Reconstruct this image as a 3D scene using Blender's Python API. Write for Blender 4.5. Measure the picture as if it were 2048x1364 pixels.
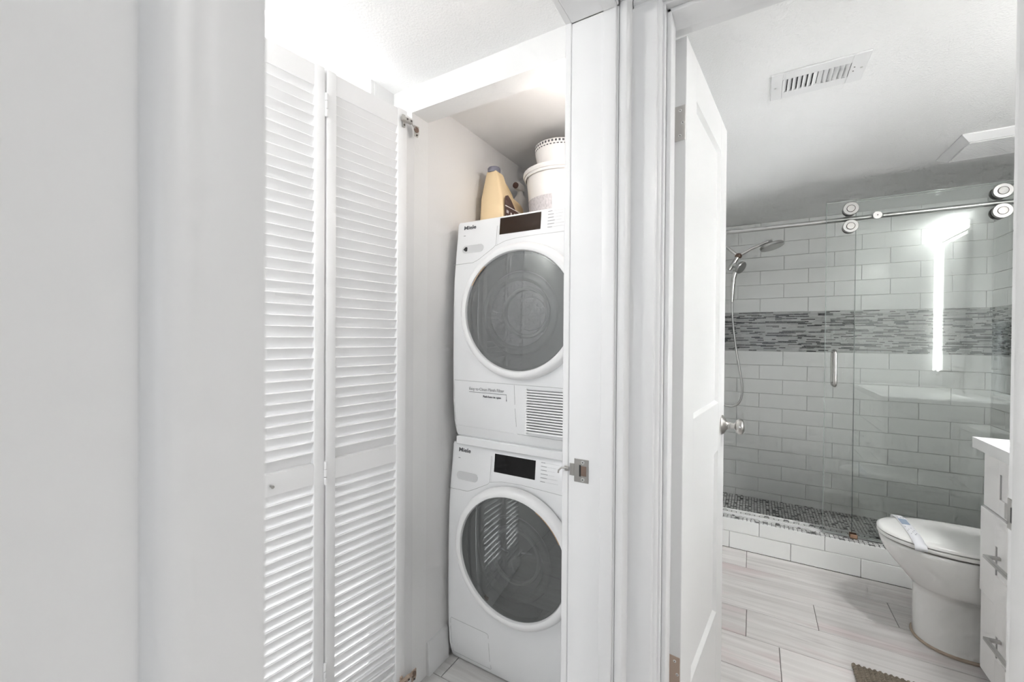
import bpy, bmesh, math, random
from mathutils import Vector, Matrix
random.seed(7)
R = math.radians
for o in list(bpy.data.objects): bpy.data.objects.remove(o, do_unlink=True)
scene = bpy.context.scene
C = scene.collection

# ------------------------------------------------------------------ camera
YAW, PIT, ROL = R(30.32), R(-0.4846), R(0.3896)
fw = Vector((-math.sin(YAW)*math.cos(PIT), math.cos(YAW)*math.cos(PIT), math.sin(PIT)))
rt = Vector((math.cos(YAW), math.sin(YAW), 0)); up = rt.cross(fw)
rt2 = rt*math.cos(ROL) + up*math.sin(ROL); up2 = -rt*math.sin(ROL) + up*math.cos(ROL)
cam = bpy.data.cameras.new('camera'); camo = bpy.data.objects.new('camera', cam); C.objects.link(camo)
cam.sensor_width = 36; cam.lens = 829.9/2048*36; cam.clip_start = .02
camo.matrix_world = Matrix(((rt2.x, up2.x, -fw.x, 0), (rt2.y, up2.y, -fw.y, 0), (rt2.z, up2.z, -fw.z, 1.27), (0, 0, 0, 1)))
cam.dof.use_dof = True; cam.dof.focus_distance = 2.0; cam.dof.aperture_fstop = 5.0
scene.camera = camo

# ------------------------------------------------------------------ world, lights, exposure
w = bpy.data.worlds.new('world'); scene.world = w; w.use_nodes = True
w.node_tree.nodes['Background'].inputs[0].default_value = (.9, .95, 1, 1)
w.node_tree.nodes['Background'].inputs[1].default_value = 1.0
def area(name, loc, direction, sx, sy, power, col=(1, 1, 1), spread=180):
    l = bpy.data.lights.new(name, 'AREA'); l.shape = 'RECTANGLE'; l.size = sx; l.size_y = sy
    l.energy = power; l.color = col; l.spread = R(spread)
    o = bpy.data.objects.new(name, l); C.objects.link(o); o.location = loc
    o.rotation_euler = Vector(direction).to_track_quat('-Z', 'Y').to_euler(); return o
area('added_hall_ceiling_fill', (1.45, .42, 2.42), (0, 0, -1), .8, .8, 13, (1, .985, .965))  # added fill from above the hall, no fixture known there
area('bathroom_window_daylight', (1.44, 2.165, 1.16), (-1, 0, 0), .47, .50, 12, (.985, .995, 1))
area('added_laundry_end_fill', (-.78, -1.84, 1.45), (0, 1, 0), .56, 1.2, 16, (.99, .995, 1))  # added fill for the machine fronts, enters by a made-up end window
area('added_bathroom_ceiling_fill', (.92, 1.66, 2.15), (-.05, .28, -1), .2, .2, 5.2, (1, .995, .985), 110)  # added out-of-view fill for bathroom floor and shower, no downlight known
area('added_hall_rear_fill', (.55, -2.46, 1.35), (0, 1, 0), 1.5, 1.7, 11, (.98, .99, 1))  # added fill from behind the viewer through a made-up window
vs = scene.view_settings
vs.view_transform = 'Standard'; vs.look = 'None'; vs.gamma = 1; vs.exposure = 0.06; vs.use_curve_mapping = False
cy = scene.cycles
cy.max_bounces = 7; cy.diffuse_bounces = 5; cy.glossy_bounces = 3; cy.transparent_max_bounces = 12
cy.use_adaptive_sampling = True; cy.adaptive_threshold = .14; cy.adaptive_min_samples = 10; cy.caustics_reflective = False; cy.caustics_refractive = False
cy.use_denoising = True; cy.sample_clamp_indirect = 8

# ------------------------------------------------------------------ materials
def mat(name, col, rough=.5, metal=0, spec=.5, coat=0, bump=None, var=None, emit=None):
    m = bpy.data.materials.new(name); m.use_nodes = True; nt = m.node_tree; b = nt.nodes['Principled BSDF']
    c = (*col, 1)
    b.inputs['Base Color'].default_value = c; b.inputs['Roughness'].default_value = rough
    b.inputs['Metallic'].default_value = metal; b.inputs['Specular IOR Level'].default_value = spec
    b.inputs['Coat Weight'].default_value = coat; b.inputs['Coat Roughness'].default_value = .08
    if emit: b.inputs['Emission Color'].default_value = (*emit[0], 1); b.inputs['Emission Strength'].default_value = emit[1]
    tc = nt.nodes.new('ShaderNodeTexCoord')
    if var:      # (scale xyz, amount): gentle tone variation of the paint itself
        mp = nt.nodes.new('ShaderNodeMapping'); mp.inputs['Scale'].default_value = var[0]
        nz = nt.nodes.new('ShaderNodeTexNoise'); nz.inputs['Scale'].default_value = 1; nz.inputs['Detail'].default_value = 4
        mx = nt.nodes.new('ShaderNodeMix'); mx.data_type = 'RGBA'
        mx.inputs['A'].default_value = tuple(x*(1-var[1]) for x in col)+(1,); mx.inputs['B'].default_value = tuple(min(1, x*(1+var[1])) for x in col)+(1,)
        nt.links.new(tc.outputs['Object'], mp.inputs[0]); nt.links.new(mp.outputs[0], nz.inputs[0])
        nt.links.new(nz.outputs['Fac'], mx.inputs['Factor']); nt.links.new(mx.outputs['Result'], b.inputs['Base Color'])
    if bump:     # (scale xyz, strength, distance)
        mp = nt.nodes.new('ShaderNodeMapping'); mp.inputs['Scale'].default_value = bump[0]
        nz = nt.nodes.new('ShaderNodeTexNoise'); nz.inputs['Scale'].default_value = 1; nz.inputs['Detail'].default_value = 3
        bp = nt.nodes.new('ShaderNodeBump'); bp.inputs['Strength'].default_value = bump[1]; bp.inputs['Distance'].default_value = bump[2]
        nt.links.new(tc.outputs['Object'], mp.inputs[0]); nt.links.new(mp.outputs[0], nz.inputs[0])
        nt.links.new(nz.outputs['Fac'], bp.inputs['Height']); nt.links.new(bp.outputs[0], b.inputs['Normal'])
    return m
def glass(name, tint, gloss_ior=1.5, rough=0.0, haze=None):
    m = bpy.data.materials.new(name); m.use_nodes = True; nt = m.node_tree; nt.nodes.clear()
    out = nt.nodes.new('ShaderNodeOutputMaterial'); mix = nt.nodes.new('ShaderNodeMixShader')
    fr = nt.nodes.new('ShaderNodeFresnel'); fr.inputs['IOR'].default_value = gloss_ior
    tr = nt.nodes.new('ShaderNodeBsdfTransparent'); tr.inputs[0].default_value = (*tint, 1)
    gl = nt.nodes.new('ShaderNodeBsdfGlossy'); gl.inputs['Roughness'].default_value = rough
    gl.inputs[0].default_value = (.95, 1, .98, 1)
    base = tr
    if haze:
        df = nt.nodes.new('ShaderNodeBsdfDiffuse'); df.inputs[0].default_value = (*haze[0], 1)
        m2 = nt.nodes.new('ShaderNodeMixShader'); m2.inputs[0].default_value = haze[1]
        nt.links.new(tr.outputs[0], m2.inputs[1]); nt.links.new(df.outputs[0], m2.inputs[2]); base = m2
    nt.links.new(fr.outputs[0], mix.inputs[0]); nt.links.new(base.outputs[0], mix.inputs[1]); nt.links.new(gl.outputs[0], mix.inputs[2])
    nt.links.new(mix.outputs[0], out.inputs[0]); return m
def attr_mat(name, rough):
    m = mat(name, (.5, .5, .5), rough); nt = m.node_tree
    a = nt.nodes.new('ShaderNodeAttribute'); a.attribute_name = 'Col'
    nt.links.new(a.outputs['Color'], nt.nodes['Principled BSDF'].inputs['Base Color']); return m
def wood_mat(name, tone=(1, 1, 1), pink=1):
    m = mat(name, (.6, .58, .57), .42); nt = m.node_tree; b = nt.nodes['Principled BSDF']
    tc = nt.nodes.new('ShaderNodeTexCoord'); oi = nt.nodes.new('ShaderNodeObjectInfo')
    add = nt.nodes.new('ShaderNodeVectorMath'); add.operation = 'MULTIPLY_ADD'
    comb = nt.nodes.new('ShaderNodeCombineXYZ')
    mul = nt.nodes.new('ShaderNodeMath'); mul.operation = 'MULTIPLY'; mul.inputs[1].default_value = 37
    nt.links.new(oi.outputs['Random'], mul.inputs[0])
    for i in range(3): nt.links.new(mul.outputs[0], comb.inputs[i])
    add.inputs[1].default_value = (1, 1, 1); nt.links.new(tc.outputs['Object'], add.inputs[0]); nt.links.new(comb.outputs[0], add.inputs[2])
    def noise(sc, det, dist=0):
        mp = nt.nodes.new('ShaderNodeMapping'); mp.inputs['Scale'].default_value = sc
        nz = nt.nodes.new('ShaderNodeTexNoise'); nz.inputs['Scale'].default_value = 1; nz.inputs['Detail'].default_value = det; nz.inputs['Distortion'].default_value = dist
        nt.links.new(add.outputs[0], mp.inputs[0]); nt.links.new(mp.outputs[0], nz.inputs[0]); return nz.outputs['Fac']
    def ramp(f, a, b_, ca, cb):
        r = nt.nodes.new('ShaderNodeValToRGB'); r.color_ramp.elements[0].position = a; r.color_ramp.elements[1].position = b_
        r.color_ramp.elements[0].color = (*ca, 1); r.color_ramp.elements[1].color = (*cb, 1); nt.links.new(f, r.inputs[0]); return r.outputs[0]
    def mixc(fac, a, b2):
        x = nt.nodes.new('ShaderNodeMix'); x.data_type = 'RGBA'; x.blend_type = 'MULTIPLY'; x.inputs['Factor'].default_value = fac
        nt.links.new(a, x.inputs['A']); nt.links.new(b2, x.inputs['B']); return x.outputs['Result']
    grain = ramp(noise((1.7, 34, 1), 7, .9), .28, .75, (.60*tone[0], .575*tone[1], .56*tone[2]), (.82*tone[0], .80*tone[1], .785*tone[2]))
    pk = ramp(noise((1.6, 6, 1), 5, .6), .54, .74, (1, 1, 1), (1-.07*pink, 1-.17*pink, 1-.155*pink))
    dk = ramp(noise((2.2, 26, 1), 6, .5), .62, .82, (1, 1, 1), (.55, .53, .53))
    pl = nt.nodes.new('ShaderNodeMapRange'); pl.inputs['To Min'].default_value = .86; pl.inputs['To Max'].default_value = 1.06
    nt.links.new(oi.outputs['Random'], pl.inputs[0])
    c = mixc(1, mixc(1, grain, pk), dk)
    x = nt.nodes.new('ShaderNodeMix'); x.data_type = 'RGBA'; x.blend_type = 'MULTIPLY'; x.inputs['Factor'].default_value = 1
    nt.links.new(c, x.inputs['A']); nt.links.new(pl.outputs[0], x.inputs['B'])
    nt.links.new(x.outputs['Result'], b.inputs['Base Color']); return m

M = {}
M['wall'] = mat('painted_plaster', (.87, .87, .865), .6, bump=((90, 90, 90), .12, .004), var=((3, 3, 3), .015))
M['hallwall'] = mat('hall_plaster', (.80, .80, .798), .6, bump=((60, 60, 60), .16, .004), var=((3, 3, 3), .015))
M['closetwall'] = mat('closet_paint', (.85, .845, .84), .6, bump=((160, 160, 160), .1, .003))
M['ceil'] = mat('textured_ceiling', (.93, .93, .925), .8, bump=((170, 170, 170), .3, .006))
M['trim'] = mat('glossy_trim_paint', (.82, .82, .82), .36, bump=((40, 40, 6), .05, .004), var=((9, 9, 2), .012))
M['door'] = mat('door_paint', (.75, .75, .743), .38, bump=((50, 50, 8), .03, .003))
M['louvre'] = mat('louvre_paint', (.88, .88, .882), .4)
M['tile'] = mat('white_subway_tile', (.88, .89, .875), .22, coat=.0, bump=((5, 5, 5), .05, .01))
M['grout'] = mat('pale_grout', (.74, .74, .72), .9)
M['groutw'] = mat('white_grout', (.66, .66, .65), .9)
M['mosaic'] = attr_mat('glass_mosaic', .2)
M['pebble'] = attr_mat('basketweave_mosaic', .3)
M['wood'] = wood_mat('whitewashed_plank')
M['woodg'] = wood_mat('grey_plank', (.86, .88, .88), .1)
M['gap'] = mat('dark_joint', (.16, .14, .13), .9)
M['white'] = mat('white_enamel', (.84, .845, .85), .28, coat=.2)
M['whitep'] = mat('white_plastic', (.86, .86, .86), .35)
M['seam'] = mat('panel_seam', (.42, .42, .42), .7)
M['oval'] = mat('grip_recess_grey', (.60, .605, .61), .35)
M['nickel'] = mat('brushed_nickel', (.50, .485, .465), .28, 1, bump=((300, 300, 20), .04, .001))
M['steel'] = mat('satin_steel', (.52, .52, .51), .32, 1)
M['chrome'] = mat('chrome', (.78, .77, .75), .12, 1)
M['darkmetal'] = mat('dark_metal', (.10, .09, .085), .45, .6)
M['bronze'] = mat('aged_bronze', (.20, .14, .11), .5, .5)
M['beige'] = mat('unpainted_hinge', (.46, .36, .29), .45, .3)
M['black'] = mat('black', (.012, .012, .013), .4)
M['ink'] = mat('dark_print', (.10, .10, .11), .6)
M['greyink'] = mat('grey_print', (.33, .33, .34), .6)
M['screenb'] = mat('black_screen_brown_reflection', (.030, .018, .012), .18, spec=.18)  # brown tint stands in for a brown reflection on the dryer display
M['screenk'] = mat('black_screen', (.006, .006, .006), .1, spec=.25)
M['porthole'] = glass('smoked_glass', (.45, .45, .46), 2.1, .01, ((.26, .26, .265), .22))  # dark tint plus grey haze that imitates room light reflected on it
M['porthole2'] = glass('smoked_glass_painted_haze', (.52, .52, .53), 1.9, .02, ((.36, .36, .365), .34))  # stronger grey haze paints the white room's reflection on the dryer glass
M['bowl'] = glass('clear_bowl', (.86, .87, .88), 1.5, .03, ((.75, .75, .76), .34))
M['gasket'] = mat('grey_gasket', (.22, .22, .225), .5)
M['drum'] = mat('drum_steel', (.52, .52, .53), .3, .85, bump=((120, 120, 120), .3, .01))
M['rim'] = mat('drum_rim_painted_glint', (.80, .80, .80), .25)  # pale non-metal colour imitates highlight arcs on the steel rim
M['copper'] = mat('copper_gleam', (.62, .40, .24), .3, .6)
M['jug'] = mat('cream_plastic', (.80, .62, .38), .42)
M['capg'] = mat('grey_blue_cap', (.19, .19, .24), .5)
M['brown'] = mat('brown_label', (.10, .055, .045), .5)
M['labw'] = mat('label_white', (.75, .72, .70), .5)
M['labg'] = mat('label_grey', (.50, .48, .49), .5)
M['tub'] = mat('white_tub_plastic', (.84, .82, .80), .42)
M['ceramic'] = mat('toilet_ceramic', (.79, .79, .775), .12, coat=.4)
M['seat'] = mat('toilet_seat', (.82, .82, .80), .2, coat=.3)
M['paper'] = mat('paper_band', (.80, .81, .84), .7)
M['blue'] = mat('blue_print', (.30, .37, .47), .7)
M['caulk'] = mat('stained_caulk', (.42, .34, .27), .8)
M['vanity'] = mat('vanity_paint', (.86, .85, .84), .42)
M['counter'] = mat('white_quartz', (.83, .83, .825), .2, coat=.3)
M['rope'] = mat('brown_jute', (.20, .17, .13), .9, var=((60, 60, 60), .35))
M['glass'] = glass('clear_glass', (.985, .991, .988), 1.52)
M['gedge'] = glass('green_glass_edge', (.70, .76, .74), 1.5, .05, ((.52, .57, .55), .5))
M['rust'] = mat('rusty_plastic', (.40, .25, .17), .6, var=((300, 300, 300), .4))
M['led'] = mat('led_strip', (.9, .9, .9), .5, emit=((1, .99, .97), 27))
M['daylit'] = mat('daylit_frosted_pane', (.9, .9, .9), .5, emit=((.985, .993, 1), 1.25))
M['globe'] = mat('fill_lamp_globe', (.9, .9, .9), .4, emit=((1, .985, .96), 65))
M['vlamp'] = mat('opal_lamp', (.9, .9, .9), .4, emit=((1, .99, .97), 64))
M['bulb'] = mat('warm_bulb', (.9, .9, .9), .5, emit=((1, .92, .86), 75))
M['mirror'] = mat('mirror', (.9, .9, .9), .02, 1)
M['towel'] = mat('white_towel', (.88, .88, .88), .9, bump=((500, 500, 500), .5, .004))
M['duct'] = mat('duct_black', (.015, .015, .015), .9)
M['screw'] = mat('screw_head', (.72, .72, .70), .35, .8)
M['pane'] = glass('window_pane', (.98, .99, 1), 1.4)

# ------------------------------------------------------------------ mesh helpers
class MB:
    def __init__(s): s.bm = bmesh.new()
    def box(s, x0, x1, y0, y1, z0, z1, bev=0, seg=1):
        r = bmesh.ops.create_cube(s.bm, size=1)
        for v in r['verts']: v.co = Vector((x0+(v.co.x+.5)*(x1-x0), y0+(v.co.y+.5)*(y1-y0), z0+(v.co.z+.5)*(z1-z0)))
        if bev > 0:
            ed = list({e for v in r['verts'] for e in v.link_edges})
            bmesh.ops.bevel(s.bm, geom=ed, offset=bev, segments=seg, affect='EDGES', profile=.5)
        return s
    def cyl(s, p0, p1, r0, r1=None, n=20, cap=True):
        r1 = r0 if r1 is None else r1
        p0 = Vector(p0); p1 = Vector(p1); d = (p1-p0).normalized()
        a = d.orthogonal().normalized(); b = d.cross(a)
        A = [s.bm.verts.new(p0+r0*(a*math.cos(2*math.pi*i/n)+b*math.sin(2*math.pi*i/n))) for i in range(n)]
        B = [s.bm.verts.new(p1+r1*(a*math.cos(2*math.pi*i/n)+b*math.sin(2*math.pi*i/n))) for i in range(n)]
        for i in range(n): s.bm.faces.new((A[i], A[(i+1) % n], B[(i+1) % n], B[i]))
        if cap: s.bm.faces.new(A[::-1]); s.bm.faces.new(B)
        return s
    def tube(s, pts, r, n=10):
        pts = [Vector(p) for p in pts]; rings = []; a = None
        for i, p in enumerate(pts):
            d = (pts[min(i+1, len(pts)-1)]-pts[max(i-1, 0)]).normalized()
            if a is None: a = d.orthogonal().normalized()
            a = (a-d*a.dot(d)).normalized(); b = d.cross(a)
            rr = r[i] if isinstance(r, (list, tuple)) else r
            rings.append([s.bm.verts.new(p+rr*(a*math.cos(2*math.pi*k/n)+b*math.sin(2*math.pi*k/n))) for k in range(n)])
        for A, B in zip(rings, rings[1:]):
            for k in range(n): s.bm.faces.new((A[k], A[(k+1) % n], B[(k+1) % n], B[k]))
        s.bm.faces.new(rings[0][::-1]); s.bm.faces.new(rings[-1]); return s
    def lathe(s, prof, org, axis, n=48, closed=False):   # prof = [(radius, height along axis)]
        org = Vector(org); d = Vector(axis).normalized(); a = d.orthogonal().normalized(); b = d.cross(a); rings = []
        for r, h in prof:
            if r < 1e-6: rings.append([s.bm.verts.new(org+d*h)])
            else: rings.append([s.bm.verts.new(org+d*h+r*(a*math.cos(2*math.pi*k/n)+b*math.sin(2*math.pi*k/n))) for k in range(n)])
        pairs = list(zip(rings, rings[1:])) + ([(rings[-1], rings[0])] if closed else [])
        for A, B in pairs:
            for k in range(n):
                k2 = (k+1) % n
                f = [A[k % len(A)], A[k2 % len(A)], B[k2 % len(B)], B[k % len(B)]]
                u = []
                for v in f:
                    if v not in u: u.append(v)
                if len(u) > 2: s.bm.faces.new(u)
        return s
    def prism(s, poly, vec, bev=0):
        vec = Vector(vec); A = [s.bm.verts.new(Vector(p)) for p in poly]; B = [s.bm.verts.new(Vector(p)+vec) for p in poly]; n = len(A)
        for i in range(n): s.bm.faces.new((A[i], A[(i+1) % n], B[(i+1) % n], B[i]))
        s.bm.faces.new(A[::-1]); s.bm.faces.new(B)
        if bev:
            ed = list({e for v in A+B for e in v.link_edges}); bmesh.ops.bevel(s.bm, geom=ed, offset=bev, segments=2, affect='EDGES', profile=.5)
        return s
    def loft(s, rings, cap0=True, cap1=True):
        V = [[s.bm.verts.new(Vector(p)) for p in r] for r in rings]; n = len(V[0])
        for A, B in zip(V, V[1:]):
            for k in range(n): s.bm.faces.new((A[k], A[(k+1) % n], B[(k+1) % n], B[k]))
        if cap0: s.bm.faces.new(V[0][::-1])
        if cap1: s.bm.faces.new(V[-1])
        return s
    def ball(s, c, r, sc=(1, 1, 1), sub=2):
        g = bmesh.ops.create_icosphere(s.bm, subdivisions=sub, radius=r)
        for v in g['verts']: v.co = Vector(c)+Vector((v.co.x*sc[0], v.co.y*sc[1], v.co.z*sc[2]))
        return s
    def mesh(s, name, m, smooth=35):
        bmesh.ops.recalc_face_normals(s.bm, faces=s.bm.faces)
        me = bpy.data.meshes.new(name); s.bm.to_mesh(me); s.bm.free()
        if m: me.materials.append(m)
        if smooth:
            me.shade_smooth(); me.set_sharp_from_angle(angle=R(smooth))
        return me
    def obj(s, name, m, parent=None, loc=None, smooth=35):
        return mobj(name, s.mesh(name, m, smooth), parent, loc)
def mobj(name, me, parent=None, loc=None, rot=None):
    o = bpy.data.objects.new(name, me); C.objects.link(o)
    if parent: o.parent = parent
    if loc is not None: o.location = loc
    if rot is not None: o.rotation_euler = rot
    return o
def tag(o, label, cat=None, group=None, kind=None):
    o['label'] = label
    if cat: o['category'] = cat
    if group: o['group'] = group
    if kind: o['kind'] = kind
    return o
def thing(name, label, cat, loc=(0, 0, 0), rotz=0, group=None, kind=None):
    o = bpy.data.objects.new(name, None); C.objects.link(o); o.location = loc; o.rotation_euler = (0, 0, rotz)
    o.empty_display_size = .05
    return tag(o, label, cat, group, kind)
def struct(name, mb, m, label, cat, smooth=35):
    return tag(mb.obj(name, m, smooth=smooth), label, cat, kind='structure')
def text(name, s, size, m, parent, mtx, bold=0.0, depth=.0004):
    cu = bpy.data.curves.new(name, 'FONT'); cu.body = s; cu.size = size; cu.extrude = depth; cu.offset = bold; cu.resolution_u = 3
    t = bpy.data.objects.new(name, cu); C.objects.link(t)
    dg = bpy.context.evaluated_depsgraph_get(); dg.update()
    me = bpy.data.meshes.new_from_object(t.evaluated_get(dg)); bpy.data.objects.remove(t, do_unlink=True)
    me.transform(mtx); me.materials.clear(); me.materials.append(m)
    return mobj(name, me, parent)
FRONT = Matrix(((1, 0, 0, 0), (0, 0, -1, 0), (0, 1, 0, 0), (0, 0, 0, 1)))   # text reading on a face that looks along -Y
def at(x, y, z): return Matrix.Translation((x, y, z)) @ FRONT

# ------------------------------------------------------------------ shell
ZB, ZL, ZH = 2.19, 2.15, 2.44
fl = struct('floor', MB().box(-1.4, 2.1, -2.5, 4.0, -.06, -.005), M['gap'], 'whitewashed plank floor running through bathroom and laundry', 'floor')
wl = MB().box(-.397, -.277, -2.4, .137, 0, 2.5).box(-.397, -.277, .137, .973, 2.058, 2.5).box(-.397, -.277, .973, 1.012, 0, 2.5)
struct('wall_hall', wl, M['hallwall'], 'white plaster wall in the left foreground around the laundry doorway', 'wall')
wb = MB().box(-.42, -.204, 1.012, 1.14, 0, 2.5).box(.432, 2.1, 1.012, 1.14, 0, 2.5).box(-.204, .432, 1.012, 1.14, 2.063, 2.5)
struct('wall_bathroom_front', wb, M['wall'], 'white wall around the bathroom doorway', 'wall')
XC = -1.05
wc = MB().box(-1.3, XC, 1.087, 1.17, 0, 2.3).box(XC, -.397, 1.087, 1.17, 2.06, 2.3).box(-.43, -.397, 1.012, 1.17, 0, 2.3)
wcf = struct('wall_closet_front', wc, M['wall'], 'white header wall over the washer closet', 'wall')
MB().box(-1.14, -1.037, 1.048, 1.087, 0, 2.03, .001).obj('jamb_strip', M['trim'], wcf)
struct('wall_closet_left', MB().box(-1.3, XC, 1.17, 2.2, 0, 2.3), M['closetwall'], 'pale grey closet wall left of the stacked machines', 'wall')
struct('wall_closet_back', MB().box(-1.3, -.25, 2.2, 2.32, 0, 2.3), M['closetwall'], 'pale wall behind the stacked machines', 'wall')
struct('wall_bathroom_left', MB().box(-.42, -.25, 1.14, 3.96, 0, 2.5).box(-.43, -.42, 1.17, 2.2, 0, 2.3), M['wall'], 'wall between washer closet and bathroom', 'wall')
struct('wall_bathroom_right', MB().box(1.32, 1.45, 1.14, 1.93, 0, 2.5).box(1.32, 1.45, 2.40, 3.96, 0, 2.5).box(1.32, 1.45, 1.93, 2.40, 0, .91).box(1.32, 1.45, 1.93, 2.40, 1.41, 2.5), M['wall'], 'bathroom wall with a small window behind vanity and toilet', 'wall')
win4 = thing('window_4', 'small bright bathroom window mirrored in the shower glass', 'window', (1.37, 2.165, .91), kind='structure')
MB().box(-.03, .03, -.235, -.215, 0, .5).box(-.03, .03, .215, .235, 0, .5).box(-.03, .03, -.215, .215, 0, .02).box(-.03, .03, -.215, .215, .48, .5).obj('window_frame', M['trim'], win4)
MB().box(-.003, .003, -.215, .215, .02, .48).obj('pane', M['pane'], win4)
wlb = MB().box(-1.26, -1.14, -1.7, .40, 0, 2.3).box(-1.26, -1.14, .40, 1.087, 0, .12).box(-1.26, -1.14, 1.0, 1.087, .12, 2.3)
struct('wall_laundry_left', wlb, M['wall'], 'laundry wall with bright window behind the louvred doors', 'wall')
struct('wall_laundry_back', MB().box(-1.3, -1.06, -1.82, -1.7, 0, 2.3).box(-.5, -.397, -1.82, -1.7, 0, 2.3).box(-1.06, -.5, -1.82, -1.7, 0, .85).box(-1.06, -.5, -1.82, -1.7, 2.05, 2.3), M['wall'], 'far end wall of the laundry room with an added window opening', 'wall')
fill_win3 = thing('added_window_3', 'made-up small window at the far end of the laundry room, added for fill light', 'window', (-.78, -1.74, .85), kind='structure')  # made-up opening for the added laundry end fill
MB().box(-.28, -.25, -.02, .02, 0, 1.2).box(.25, .28, -.02, .02, 0, 1.2).box(-.25, .25, -.02, .02, 0, .03).box(-.25, .25, -.02, .02, 1.17, 1.2).obj('window_frame', M['trim'], fill_win3)
MB().box(-.25, .25, -.003, .003, .03, 1.17).obj('pane', M['pane'], fill_win3)
struct('wall_hall_back', MB().box(-.5, -.2, -2.5, -2.4, 0, 2.5).box(1.3, 2.1, -2.5, -2.4, 0, 2.5).box(-.2, 1.3, -2.5, -2.4, 0, .5).box(-.2, 1.3, -2.5, -2.4, 2.2, 2.5), M['wall'], 'hall wall with an added wide window opening behind the viewer', 'wall')
fill_win2 = thing('added_window_2', 'made-up wide hall window behind the viewer, added for fill light', 'window', (.55, -2.42, .5), kind='structure')  # made-up opening for the added fill behind the viewer
MB().box(-.75, -.71, -.02, .02, 0, 1.7).box(.71, .75, -.02, .02, 0, 1.7).box(-.71, .71, -.02, .02, 0, .04).box(-.71, .71, -.02, .02, 1.66, 1.7).box(-.02, .02, -.02, .02, .04, 1.66).obj('window_frame', M['trim'], fill_win2)
MB().box(-.71, -.02, -.003, .003, .04, 1.66).obj('pane', M['pane'], fill_win2)
MB().box(.02, .71, -.003, .003, .04, 1.66).obj('pane', M['pane'], fill_win2)
struct('wall_hall_right', MB().box(2.0, 2.1, -2.4, 1.012, 0, 2.5), M['wall'], 'hall wall to the right of the viewer', 'wall')
struct('ceiling_bathroom', MB().box(-.42, 1.45, 1.14, 3.96, ZB, ZB+.05), M['ceil'], 'white textured bathroom ceiling with vents', 'ceiling')
struct('ceiling_laundry', MB().box(-1.3, -.397, -1.82, 1.087, ZL, ZL+.05), M['ceil'], 'white textured laundry ceiling above the louvred doors', 'ceiling')
struct('ceiling_closet', MB().box(-1.3, -.42, 1.17, 2.3, ZL-.005, ZL+.045), M['closetwall'], 'ceiling inside the washer closet', 'ceiling')
struct('ceiling_hall', MB().box(-.5, 2.1, -2.5, 1.02, ZH, ZH+.05), M['ceil'], 'hall ceiling above the viewer', 'ceiling')
win = thing('window_1', 'bright laundry window glowing behind the louvred doors', 'window', (-1.2, .70, .12), kind='structure')
MB().box(-.05, .058, -.30, -.285, 0, 2.03).box(-.05, .058, .285, .30, 0, 2.03).box(-.05, .058, -.285, .285, 0, .02).obj('window_frame', M['trim'], win)
MB().box(.046, .050, -.285, .285, .02, 2.03).obj('pane', M['daylit'], win)

# floor planks: each its own piece, laid along X
plank_cache = {}
def plank(x0, x1, y0, y1, m):
    k = (round(x1-x0, 3), round(y1-y0, 3), m)
    if k not in plank_cache:
        plank_cache[k] = MB().box(-(x1-x0)/2+.0012, (x1-x0)/2-.0012, -(y1-y0)/2+.0012, (y1-y0)/2-.0012, -.012, 0, .0012).mesh('plank', M[m])
    mobj('plank', plank_cache[k], fl, ((x0+x1)/2, (y0+y1)/2, random.uniform(-.0004, .0004)))
def plank_rows(ys, xa, xb, joints, m, L=1.2):
    for i in range(len(ys)-1):
        j = joints[i % len(joints)]; x = j
        while x > xa: x -= L
        cuts = [xa]
        while x+L < xb-.01:
            x += L
            if x > xa+.01: cuts.append(x)
        cuts.append(xb)
        for a, b in zip(cuts, cuts[1:]): plank(a, b, ys[i], ys[i+1], m)
PY = [2.849-.2045*i for i in range(9)]
plank_rows([PY[i] for i in range(8, -1, -1)], -.25, 1.32, [.66, -.15, .42, .1, -.02, .255, .565, -.028], 'wood')
plank_rows([1.213-.2045*i for i in range(17, -1, -1)], -.276, 2.0, [.3, .9, .1, .6], 'wood')
plank_rows([1.2-.2*i for i in range(14, -5, -1)], -1.14, -.42, [-.8, -.55, -1.0], 'woodg')

# ------------------------------------------------------------------ tiled shower
TW, TH = .312, .112
tile_cache = {}
def tile_mesh(wd, ht, th=.010):
    k = (round(wd, 3), round(ht, 3))
    if k not in tile_cache:
        b = .0016
        tile_cache[k] = MB().box(-wd/2+.0011, wd/2-.0011, -th, 0, -ht/2+.0011, ht/2-.0011, b).mesh('tile', M['tile'])
    return tile_cache[k]
def tile_rows(parent, zs, x0, x1, offs, place):   # place(x centre, z centre) -> (loc, rot)
    for i in range(len(zs)-1):
        x = offs[i % 2]
        while x > x0: x -= TW
        cuts = [x0]
        while x < x1-.012:
            x += TW
            if x0+.012 < x < x1-.012: cuts.append(x)
        cuts.append(x1)
        for a, b in zip(cuts, cuts[1:]):
            l, r = place((a+b)/2, (zs[i]+zs[i+1])/2)
            mobj('tile', tile_mesh(b-a, zs[i+1]-zs[i]), parent, l, r)
Z_LO = [0, .057]+[1.177-TH*i for i in range(9, -1, -1)]
Z_HI = [1.482+.109*i for i in range(7)]+[ZB]
YB = 3.839
bw = struct('wall_bathroom_back', MB().box(-.42, 1.45, YB+.0085, YB+.12, 0, 2.5), M['grout'], 'white subway tiled shower wall with mosaic band', 'wall')
sl = struct('wall_shower_left', MB().box(-.25, -.2415, 2.849, YB, 0, ZB), M['grout'], 'tiled shower wall behind the shower head', 'wall')
sr = struct('wall_shower_right', MB().box(1.3185, 1.33, 2.849, YB, 0, ZB), M['grout'], 'tiled shower wall at the right end of the glass', 'wall')
par_lo = [(.034, .190)[(i) % 2] for i in range(2)]
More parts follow.
